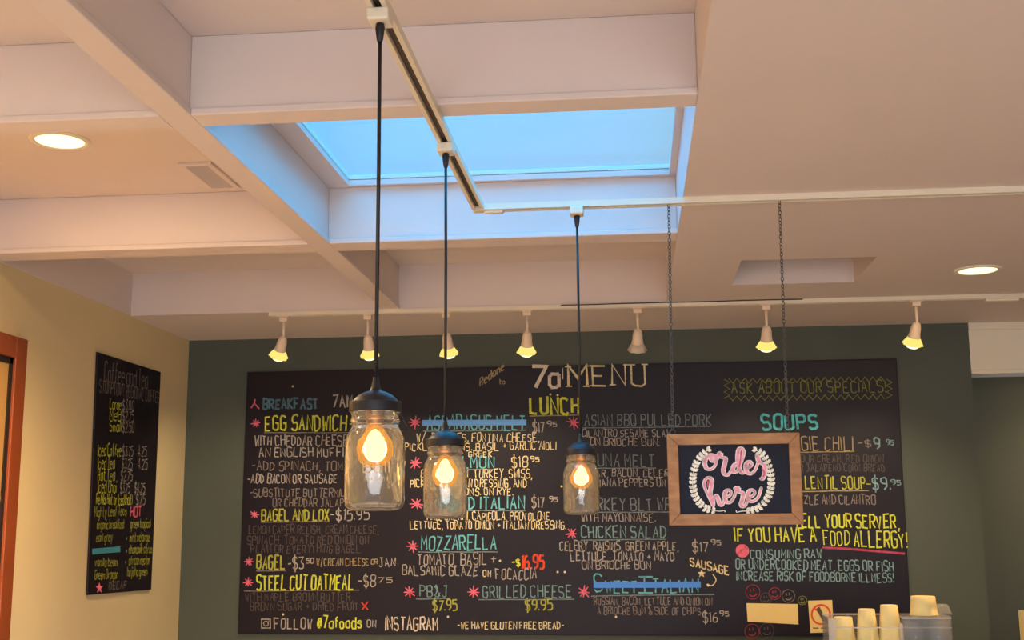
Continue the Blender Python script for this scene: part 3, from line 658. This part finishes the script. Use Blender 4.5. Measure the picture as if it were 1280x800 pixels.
# ------------------------------------------------------------------ order sign on chains
SY = TY
sx = [(834.5, 541.5), (1000, 542.5), (1003, 656.5), (835.5, 656)]
SP = [atY(x, y, SY) for x, y in sx]
xl = (SP[0].x + SP[3].x) / 2; xr = (SP[1].x + SP[2].x) / 2; zt = (SP[0].z + SP[1].z) / 2; zb = (SP[2].z + SP[3].z) / 2
sg = empty('hanging_sign', ((xl + xr) / 2, SY, zb), 'wood-framed small chalkboard reading order here, hanging on two chains', 'sign')
FW = .0295; FT = .011
def rail(pts, name='frame_rail'):
    t_ = MB(); t_.rings([[(x, SY - FT, z) for x, z in pts], [(x, SY + FT, z) for x, z in pts]], True, True, True, False)
    return t_
WOOD, wt, wp = bsdf('orange_pine_frame')
co = wt.nodes.new('ShaderNodeTexCoord'); mp = wt.nodes.new('ShaderNodeMapping'); mp.inputs['Scale'].default_value = (9, 30, 30)
nz = wt.nodes.new('ShaderNodeTexNoise'); nz.inputs['Scale'].default_value = 2.2; nz.inputs['Detail'].default_value = 4; cr_ = wt.nodes.new('ShaderNodeValToRGB')
wt.links.new(co.outputs['Object'], mp.inputs[0]); wt.links.new(mp.outputs[0], nz.inputs['Vector']); wt.links.new(nz.outputs['Fac'], cr_.inputs[0]); wt.links.new(cr_.outputs[0], wp.inputs['Base Color'])
cr_.color_ramp.elements[0].position = .3; cr_.color_ramp.elements[1].position = .7
cr_.color_ramp.elements[0].color = L(146, 95, 50); cr_.color_ramp.elements[1].color = L(180, 126, 72); wp.inputs['Roughness'].default_value = .5
fl = [[(xl, zb), (xr, zb), (xr - FW, zb + FW), (xl + FW, zb + FW)], [(xl, zt), (xl + FW, zt - FW), (xr - FW, zt - FW), (xr, zt)],
      [(xl, zb), (xl + FW, zb + FW), (xl + FW, zt - FW), (xl, zt)], [(xr, zb), (xr, zt), (xr - FW, zt - FW), (xr - FW, zb + FW)]]
for pts in fl: inp(rail(pts).build('frame_rail', WOOD, sg, bevel=.0015), sg)
PY = SY - .004
inp(MB().box(xl + FW, xr - FW, PY, SY + .006, zb + FW, zt - FW).build('chalk_panel', mat('navy_chalkboard', (28, 30, 44), .6, var=.1, spec=.2), sg), sg)
SS = Surface(lambda x, y: atY(x, y, PY), (1, 0, 0), (0, 0, 1), (0, -1, 0), .0006)
def cp(x, y): return (840 + x / 6.669, 540 + y / 6.667)
PXS = 3.3 / F_PX
words = [[(345, 245), (372, 210), (350, 195), (318, 192), (285, 218), (273, 262), (292, 305), (330, 308), (362, 272), (366, 225), (345, 200), (322, 215), (340, 242), (372, 232), (392, 182)],
 [(392, 182), (408, 186), (398, 205), (384, 192), (394, 176), (412, 208), (446, 222), (438, 270), (428, 320), (440, 352), (468, 356), (496, 318), (520, 290)],
 [(556, 268), (528, 268), (508, 300), (514, 332), (540, 328), (560, 296), (588, 220), (600, 168), (586, 138), (562, 140), (550, 176), (548, 240), (562, 306), (584, 340), (604, 336)],
 [(612, 304), (650, 290), (666, 268), (652, 248), (626, 256), (614, 292), (626, 334), (656, 348), (690, 320), (716, 260), (728, 220)],
 [(728, 220), (712, 206), (722, 240), (750, 262), (768, 274), (776, 300), (772, 350), (756, 388), (738, 390)],
 [(344, 612), (308, 540), (280, 480), (266, 430), (284, 390), (312, 382), (332, 404), (326, 450), (318, 510), (334, 570), (346, 610), (348, 560), (366, 530), (384, 556), (398, 600), (420, 606), (444, 556)],
 [(444, 548), (480, 530), (492, 502), (472, 484), (446, 500), (440, 546), (456, 584), (490, 582), (520, 534), (536, 476)],
 [(536, 476), (554, 478), (540, 492), (524, 470), (548, 466), (556, 496), (590, 510), (588, 560), (576, 600), (588, 622), (612, 610), (632, 560)],
 [(634, 550), (672, 532), (690, 508), (674, 484), (644, 492), (630, 534), (644, 572), (680, 576), (720, 540), (744, 466)]]
c1 = Chalk(SS); c2 = Chalk(SS, .0004); c3 = Chalk(SS, .0006)
for wd_ in words:
    P = [cp(*p) for p in spline(wd_, 5)]
    wide = []
    for i, p in enumerate(P):
        a_ = P[max(i - 1, 0)]; b2 = P[min(i + 1, len(P) - 1)]; d = (b2[1] - a_[1]) / (math.hypot(b2[0] - a_[0], b2[1] - a_[1]) + 1e-6)
        wide.append(max(.15, d))              # downstrokes are thick
    c1.stroke(P, [(3.7 + 2.2 * k) * PXS for k in wide]); c2.stroke(P, [(1.5 + 2.0 * k) * PXS for k in wide])
    for e_ in (P[0], P[-1]): c1.disc(*e_, 1.7 * PXS, 10); c2.disc(*e_, .7 * PXS, 8)
for s0 in ([(575, 160), (572, 215), (560, 290)], [(300, 405), (296, 460)], [(750, 300), (770, 345), (758, 375)], [(648, 270), (655, 285)]):
    c3.stroke([cp(*p) for p in spline(s0, 4)], 1.8 * PXS)
inp(c1.build('lettering_outline', chalk_mat((240, 226, 218)), sg), sg); inp(c2.build('lettering', chalk_mat((246, 168, 180)), sg), sg); inp(c3.build('lettering_shading', chalk_mat((226, 100, 132)), sg), sg)
def wreath(path, flip):
    c = Chalk(SS)
    P = [cp(*p) for p in spline(path, 10)]
    c.stroke(P, 1.0 * PXS)
    d_ = [0]
    for i in range(1, len(P)): d_.append(d_[-1] + math.dist(P[i], P[i - 1]))
    n = 19
    for k in range(n):
        s0 = d_[-1] * (.13 + .86 * k / (n - 1)); i = min(range(len(P)), key=lambda q_: abs(d_[q_] - s0)); i = min(max(i, 1), len(P) - 2)
        tx_, ty_ = P[i + 1][0] - P[i - 1][0], P[i + 1][1] - P[i - 1][1]; l_ = math.hypot(tx_, ty_); tx_ /= l_; ty_ /= l_
        for sd in (-1, 1):
            a_ = sd * (.85 if k < n - 1 else .5); ex, ey = tx_ * math.cos(a_) - ty_ * math.sin(a_), tx_ * math.sin(a_) + ty_ * math.cos(a_)
            ln = 6.4 + random.uniform(-.5, .5)
            nx, ny = -ey, ex; x, y = P[i]
            q_ = [(x, y), (x + ex * ln * .35 + nx * 2.0, y + ey * ln * .35 + ny * 2.0), (x + ex * ln * .7 + nx * 1.8, y + ey * ln * .7 + ny * 1.8), (x + ex * ln, y + ey * ln), (x + ex * ln * .7 - nx * 1.8, y + ey * ln * .7 - ny * 1.8), (x + ex * ln * .35 - nx * 2.0, y + ey * ln * .35 - ny * 2.0)]
            c.poly(q_[::-1])
    x, y = P[-1]; c.stroke([(x, y), (x + 3 * (1 if not flip else -1), y - 4)], 2.2 * PXS)
    inp(c.build('wreath', chalk_mat((252, 244, 222)), sg), sg)
wreath([(444, 668), (434, 655), (400, 660), (340, 652), (270, 628), (208, 560), (178, 480), (172, 400), (184, 320), (216, 236), (262, 180), (296, 152)], False)
wreath([(536, 650), (540, 668), (580, 660), (650, 656), (720, 632), (784, 570), (818, 490), (826, 400), (814, 310), (780, 222), (738, 176), (700, 152)], True)
def chain(top, bot):
    m = MB(); top = Vector(top); bot = Vector(bot); d = bot - top; n = int(d.length / .0098); dz = d.normalized()
    u0 = Vector((1, 0, 0)); v0 = Vector((0, 1, 0))
    for k in range(n):
        ctr = top + d * ((k + .5) / n); tw = .6 + .35 * math.sin(k * .5)
        u = (math.cos(tw) * u0 + math.sin(tw) * v0) if k % 2 == 0 else (-math.sin(tw) * u0 + math.cos(tw) * v0)
        m.tube([ctr + dz * (.0066 * math.cos(2 * PI * j / 10)) + u * (.0040 * math.sin(2 * PI * j / 10)) for j in range(10)], .00115, 5, True)
    return m
for (tx, ty), (bx, by) in (((836, 258), (841, 541)), ((974.5, 256), (985, 543))):
    tp = atY(tx, ty, SY); bp = atY(bx, by, SY); tp.z = B - RH + .002; bp.z = zt + .012
    inp(chain(tp, bp).build('chain', CHAINM, sg), sg)
    e = MB(); e.tube([bp + Vector((.007 * math.sin(2 * PI * j / 12), 0, -.006 + .007 * math.cos(2 * PI * j / 12))) for j in range(12)], .0014, 6, True); e.tube([bp + Vector((0, 0, -.012)), bp + Vector((0, 0, -.020))], .0018, 6)
    inp(e.build('eye_screw', CHAINM, sg), sg)

# ------------------------------------------------------------------ seven track spotlights
SHELL = mat('white_spot_enamel', (226, 204, 180), .45, var=.02)
LAMPON = emit('lit_spot_lens', (1.0, .82, .20), 1.1); LAMPCORE = emit('lit_spot_core', (1.0, .93, .60), 2.0)
LAMPOFF = mat('unlit_spot_lens', (206, 190, 170), .3)
def spot(px, tilt, on, label):
    X = atY(px, 400, BTY).x; z0 = B - RH
    o = empty('track_spotlight', (X, BTY, z0), label, 'spotlight', 'spotlights on the back track')
    MB().box(-.026, .026, -.017, .017, -.006, 0).box(-.017, .017, -.016, .016, -.024, -.006).build('track_adapter', SHELL, o, bevel=.003)
    MB().tube([(0, 0, -.024), (0, 0, -.095)], .0058, 10).build('stem', SHELL, o)
    ax = Vector((math.sin(tilt), .55, -1)).normalized(); base = Vector((0, 0, -.088))
    MB().lathe([(.0, 0), (.012, .001), (.017, .010), (.0205, .026), (.0215, .046), (.0245, .060), (.0245, .064), (.0, .062)], base, 26, axis=ax).build('housing', SHELL, o)
    c = MB()   # scalloped glass rim of the lamp
    r1, r2 = [], []
    q_ = Vector((0, 0, 1)).rotation_difference(ax)
    for j in range(32):
        a_ = 2 * PI * j / 32; e_ = .0035 * (j % 4 < 2)
        r1.append(base + q_ @ Vector((.0245 * math.cos(a_), .0245 * math.sin(a_), .0635))); r2.append(base + q_ @ Vector(((.0385 + e_) * math.cos(a_), (.0385 + e_) * math.sin(a_), .093)))
    c.rings([r1, r2], True, True, True)
    l_ = c.build('lamp_lens', LAMPON if on else LAMPOFF, o)
    if on:
        MB().lathe([(.0, .088), (.029, .089), (.0285, .098), (.022, .106), (.012, .110), (.0, .111)], base, 20, axis=ax).build('lamp_face', LAMPCORE, l_)
        light('spot_beam', 'SPOT', base + ax * .125, 20, (1.0, .77, .47), ax, parent=o, spot_size=1.7, spot_blend=.9, shadow_soft_size=.03)
    return o
SPOTS = [(355, -.45, 1, 'leftmost lit white spotlight on the back track, tilted left'), (460, 0, 1, 'lit white spotlight just left of the nearest pendant cord'), (558, .05, 1, 'lit white spotlight behind the middle pendant cord'),
         (659, -.1, 1, 'lit white spotlight above the large menu title, left of the farthest cord'), (797, -.05, 0, 'unlit white spotlight on the back track, left of the sign chains'), (958, 0, 1, 'lit white spotlight between the two sign chains, near the right one'), (1146, -.15, 1, 'rightmost lit white spotlight on the back track')]
for s0 in SPOTS: spot(*s0)

# ------------------------------------------------------------------ round downlights and vent
LENS = emit('downlight_lens', (1.0, .82, .38), 2.7)
DL = [(atZ(75, 175, T), 5.5, 'round glowing downlight in the left ceiling bay'), (atZ(1222, 337, B), 5, 'round glowing downlight in the flat ceiling at right'),
      (Vector((-1.58, 1.80, T)), 2.5, 'round glowing downlight in the ceiling bay nearest the left front, above the frame'),
      (Vector((2.5, 6.15, B)), 8, 'added round downlight, out of view, brightening the alcove right of the menu wall')]  # alcove fixture is unseen, added to lift the dark alcove wall
for P, e_, lb in DL:
    o = empty('recessed_downlight', P, lb, 'downlight', 'round ceiling downlights')
    MB().lathe([(.066, -.001), (.068, -.006), (.080, -.005), (.083, -.001), (.083, 0)], (0, 0, 0), 40).build('trim_ring', WHITE, o)
    MB().lathe([(.0, -.004), (.05, -.004), (.066, -.0035), (.066, -.0005), (.0, -.0005)], (0, 0, 0), 40).build('lens', LENS, o)
    light('downlight_beam', 'AREA', (0, 0, -.009), e_, WARM, (0, 0, -1), parent=o, shape='DISK', size=.13)
    light('downlight_core', 'SPOT', (0, 0, -.02), e_ * 62 if P.x < 0 else 60, WARM, (0, 0, -1), parent=o, spot_size=2.5, spot_blend=.9, shadow_soft_size=.05)
v = [atZ(*p, T) for p in ((218, 203), (268, 199.5), (286, 213), (256, 234))]
vx0, vx1 = v[0].x + .01, v[2].x - .02; vy0, vy1 = v[0].y + .0, v[3].y
vx1 = min(vx1, XBL - .02)
vent = empty('ceiling_vent', ((vx0 + vx1) / 2, (vy0 + vy1) / 2, T), 'square slatted air vent in the left ceiling bay, beside the long beam', 'vent')
fm = .018
sw = (vx1 - vx0 - 2 * fm) / 6 * .55
m = MB().box(vx0, vx1, vy0, vy0 + fm, T - .010, T).box(vx0, vx1, vy1 - fm, vy1, T - .010, T).box(vx0, vx0 + fm, vy0 + fm, vy1 - fm, T - .010, T).box(vx1 - fm, vx1, vy0 + fm, vy1 - fm, T - .010, T)
inp(m.build('frame', PAINT, vent, bevel=.002), vent)
inp(MB().box(vx0 + fm, vx1 - fm, vy0 + fm, vy1 - fm, T - .002, T).build('duct_shade_sheet', mat('duct_shade', (60, 50, 42), .8), vent), vent)  # flat dark sheet stands in for the shade behind the slats
ns = 6
for k in range(ns):
    x = vx0 + fm + (vx1 - vx0 - 2 * fm) * (k + .5) / ns
    inp(MB().rings([[(x - sw / 2, y_, T - .012), (x + sw / 2, y_, T - .005), (x + sw / 2, y_, T - .006), (x - sw / 2, y_, T - .013)] for y_ in (vy0 + fm, vy1 - fm)], True, True, True, False).build('slat', PAINT, vent), vent)

# ================================================================== COUNTER AND CUPS
CY = 4.1
p = atY(1035, 772, CY); x0 = p.x; zt_ = p.z; x1 = atY(1189, 772, CY).x
CT = zt_ - .165
ct = MB().box(x0 - .5, 3.0, CY - .25, CY + .45, 0, CT - .04); ct.box(x0 - .52, 3.02, CY - .27, CY + .47, CT - .04, CT)
tag(ct.build('service_counter', mat('dark_counter', (70, 56, 48), .5), bevel=.004), 'dark service counter under the cup dispenser, below the frame', 'counter')
ACR = clear('clear_acrylic', (.93, .93, .93), haze=.10, hazecol=(.95, .92, .88)); ACR2 = clear('clear_acrylic_edge', (.9, .88, .84), haze=.55, hazecol=(.95, .9, .84))
disp = empty('cup_dispenser', ((x0 + x1) / 2, CY, CT), 'clear acrylic cup dispenser at the lower right, in front of the menu', 'cup dispenser')
DD = .13
m = MB().box(x0, x1, CY + DD - .004, CY + DD, CT, zt_).box(x1 - .004, x1, CY, CY + DD - .004, CT, zt_).box(x0, x0 + .004, CY, CY + DD - .004, CT, zt_)
xm = atY(1127, 772, CY).x
m.box(xm, x1 - .004, CY, CY + .004, CT, zt_ - .004)
inp(m.build('panel', ACR, disp), disp)
m = MB().box(x0, x1, CY + DD - .006, CY + DD + .001, zt_, zt_ + .004).box(xm, x1, CY - .001, CY + .005, zt_ - .004, zt_).box(x0, x0 + .022, CY - .004, CY + .004, CT, zt_ - .003).box(xm - .004, xm + .004, CY + .004, CY + DD - .006, CT, zt_ - .02)
inp(m.build('edge_strip', ACR2, disp), disp)
inp(MB().box(x0, x1, CY, CY + .003, zt_ - .034, zt_ - .030).build('cross_bar', ACR2, disp), disp)
inp(MB().box(xm, x1, CY - .001, CY + DD, zt_, zt_ + .004).build('top_shelf', ACR, disp), disp)
CUP = mat('cream_paper_cup', (246, 218, 142), .75, var=.03)
def cup_profile(rb, rt, h):
    # upside-down cup: small base on top with a raised rim, walls flaring to the rolled lip below
    return [(.0, h - .006), (rb - .004, h - .006), (rb - .003, h), (rb, h - .001), (rb + (rt - rb) * .5, h * .5), (rt, .004), (rt + .002, .003), (rt + .002, 0), (rt - .001, 0)]
def stack(px0, px1, ytop, label, y, h=.112, flare=1.42, zbot=CT, pitch=.014):
    a_ = atY(px0, ytop, y); b2 = atY(px1, ytop, y); rb = (b2.x - a_.x) / 2; X = (a_.x + b2.x) / 2
    n = int((a_.z - zbot - h) / pitch); n = max(1, n); pitch = (a_.z - zbot - h) / n
    for k in range(n + 1):
        lab = label if k == n else None
        z0 = a_.z - h - (n - k) * pitch
        yield k == n, X, z0, rb, rb * flare, h
def put_cups(px0, px1, ytop, y, toplabel, restlabel, group, material, nmax=99, name='paper_cup', h=.112, flare=1.42):
    me = None
    seq = list(stack(px0, px1, ytop, toplabel, y, h, flare))[::-1]
    # the lowest cup stands on the counter: stretch nothing, let the pile end there
    zlow = seq[-1][2]; 
    for i, (top, X, z0, rb, rt, hh) in enumerate(seq[:nmax]):
        if me is None:
            o = MB().lathe(cup_profile(rb, rt, hh), (0, 0, 0), 28).build(name, material); me = o
        else:
            o = me.copy(); C.objects.link(o)
        o.location = (X, y, z0); tag(o, toplabel if top else restlabel, 'cup', group)
YC = CY + .06
put_cups(1042, 1065, 771, YC, 'topmost upside-down cream cup of the left stack in the dispenser', 'cream cup nested below the top of the left stack in the dispenser', 'left stack of cream cups', CUP)
put_cups(1072.5, 1093, 761, YC, 'topmost upside-down cream cup of the middle stack in the dispenser', 'cream cup nested below the top of the middle stack in the dispenser', 'middle stack of cream cups', CUP)
put_cups(1100.5, 1121.5, 756, YC, 'topmost upside-down cream cup of the right stack, tallest in the dispenser', 'cream cup nested below the top of the right stack in the dispenser', 'right stack of cream cups', CUP)
# wide cup on top of the box
a_ = atY(1138.5, 745, YC); b2 = atY(1168.5, 745, YC); rb = (b2.x - a_.x) / 2; zb2 = zt_ + .004; hh = a_.z - zb2
o = MB().lathe(cup_profile(rb, rb * 1.14, hh), (0, 0, 0), 32).build('soup_cup', CUP); o.location = ((a_.x + b2.x) / 2, YC, zb2)
tag(o, 'wide cream soup cup upside down on top of the acrylic dispenser', 'cup')
# clear plastic cups inside, clear lid on top
PLA = clear('clear_plastic_cup', (.94, .94, .94), haze=.2, hazecol=(.95, .93, .9))
for (q0, q1), lb in (((1130, 1154), 'left'), ((1159, 1184), 'right')):
    put_cups(q0, q1, 776, YC, 'topmost clear plastic cup of the %s stack behind acrylic' % lb, 'clear plastic cup lower in the %s stack behind acrylic' % lb, '%s stack of clear cups' % lb, PLA, 99, 'plastic_cup', .10, 1.15)
a_ = atY(1171, 760, YC + .03)
o = MB().lathe([(.0, .034), (.016, .033), (.022, .028), (.029, .006), (.031, .004), (.031, 0)], (0, 0, 0), 28).build('plastic_lid', PLA); o.location = (atY(1179, 765, YC + .03).x - .004, YC + .03, zt_ + .004)
tag(o, 'small clear domed plastic lid on the dispenser, right of the soup cup', 'tub')
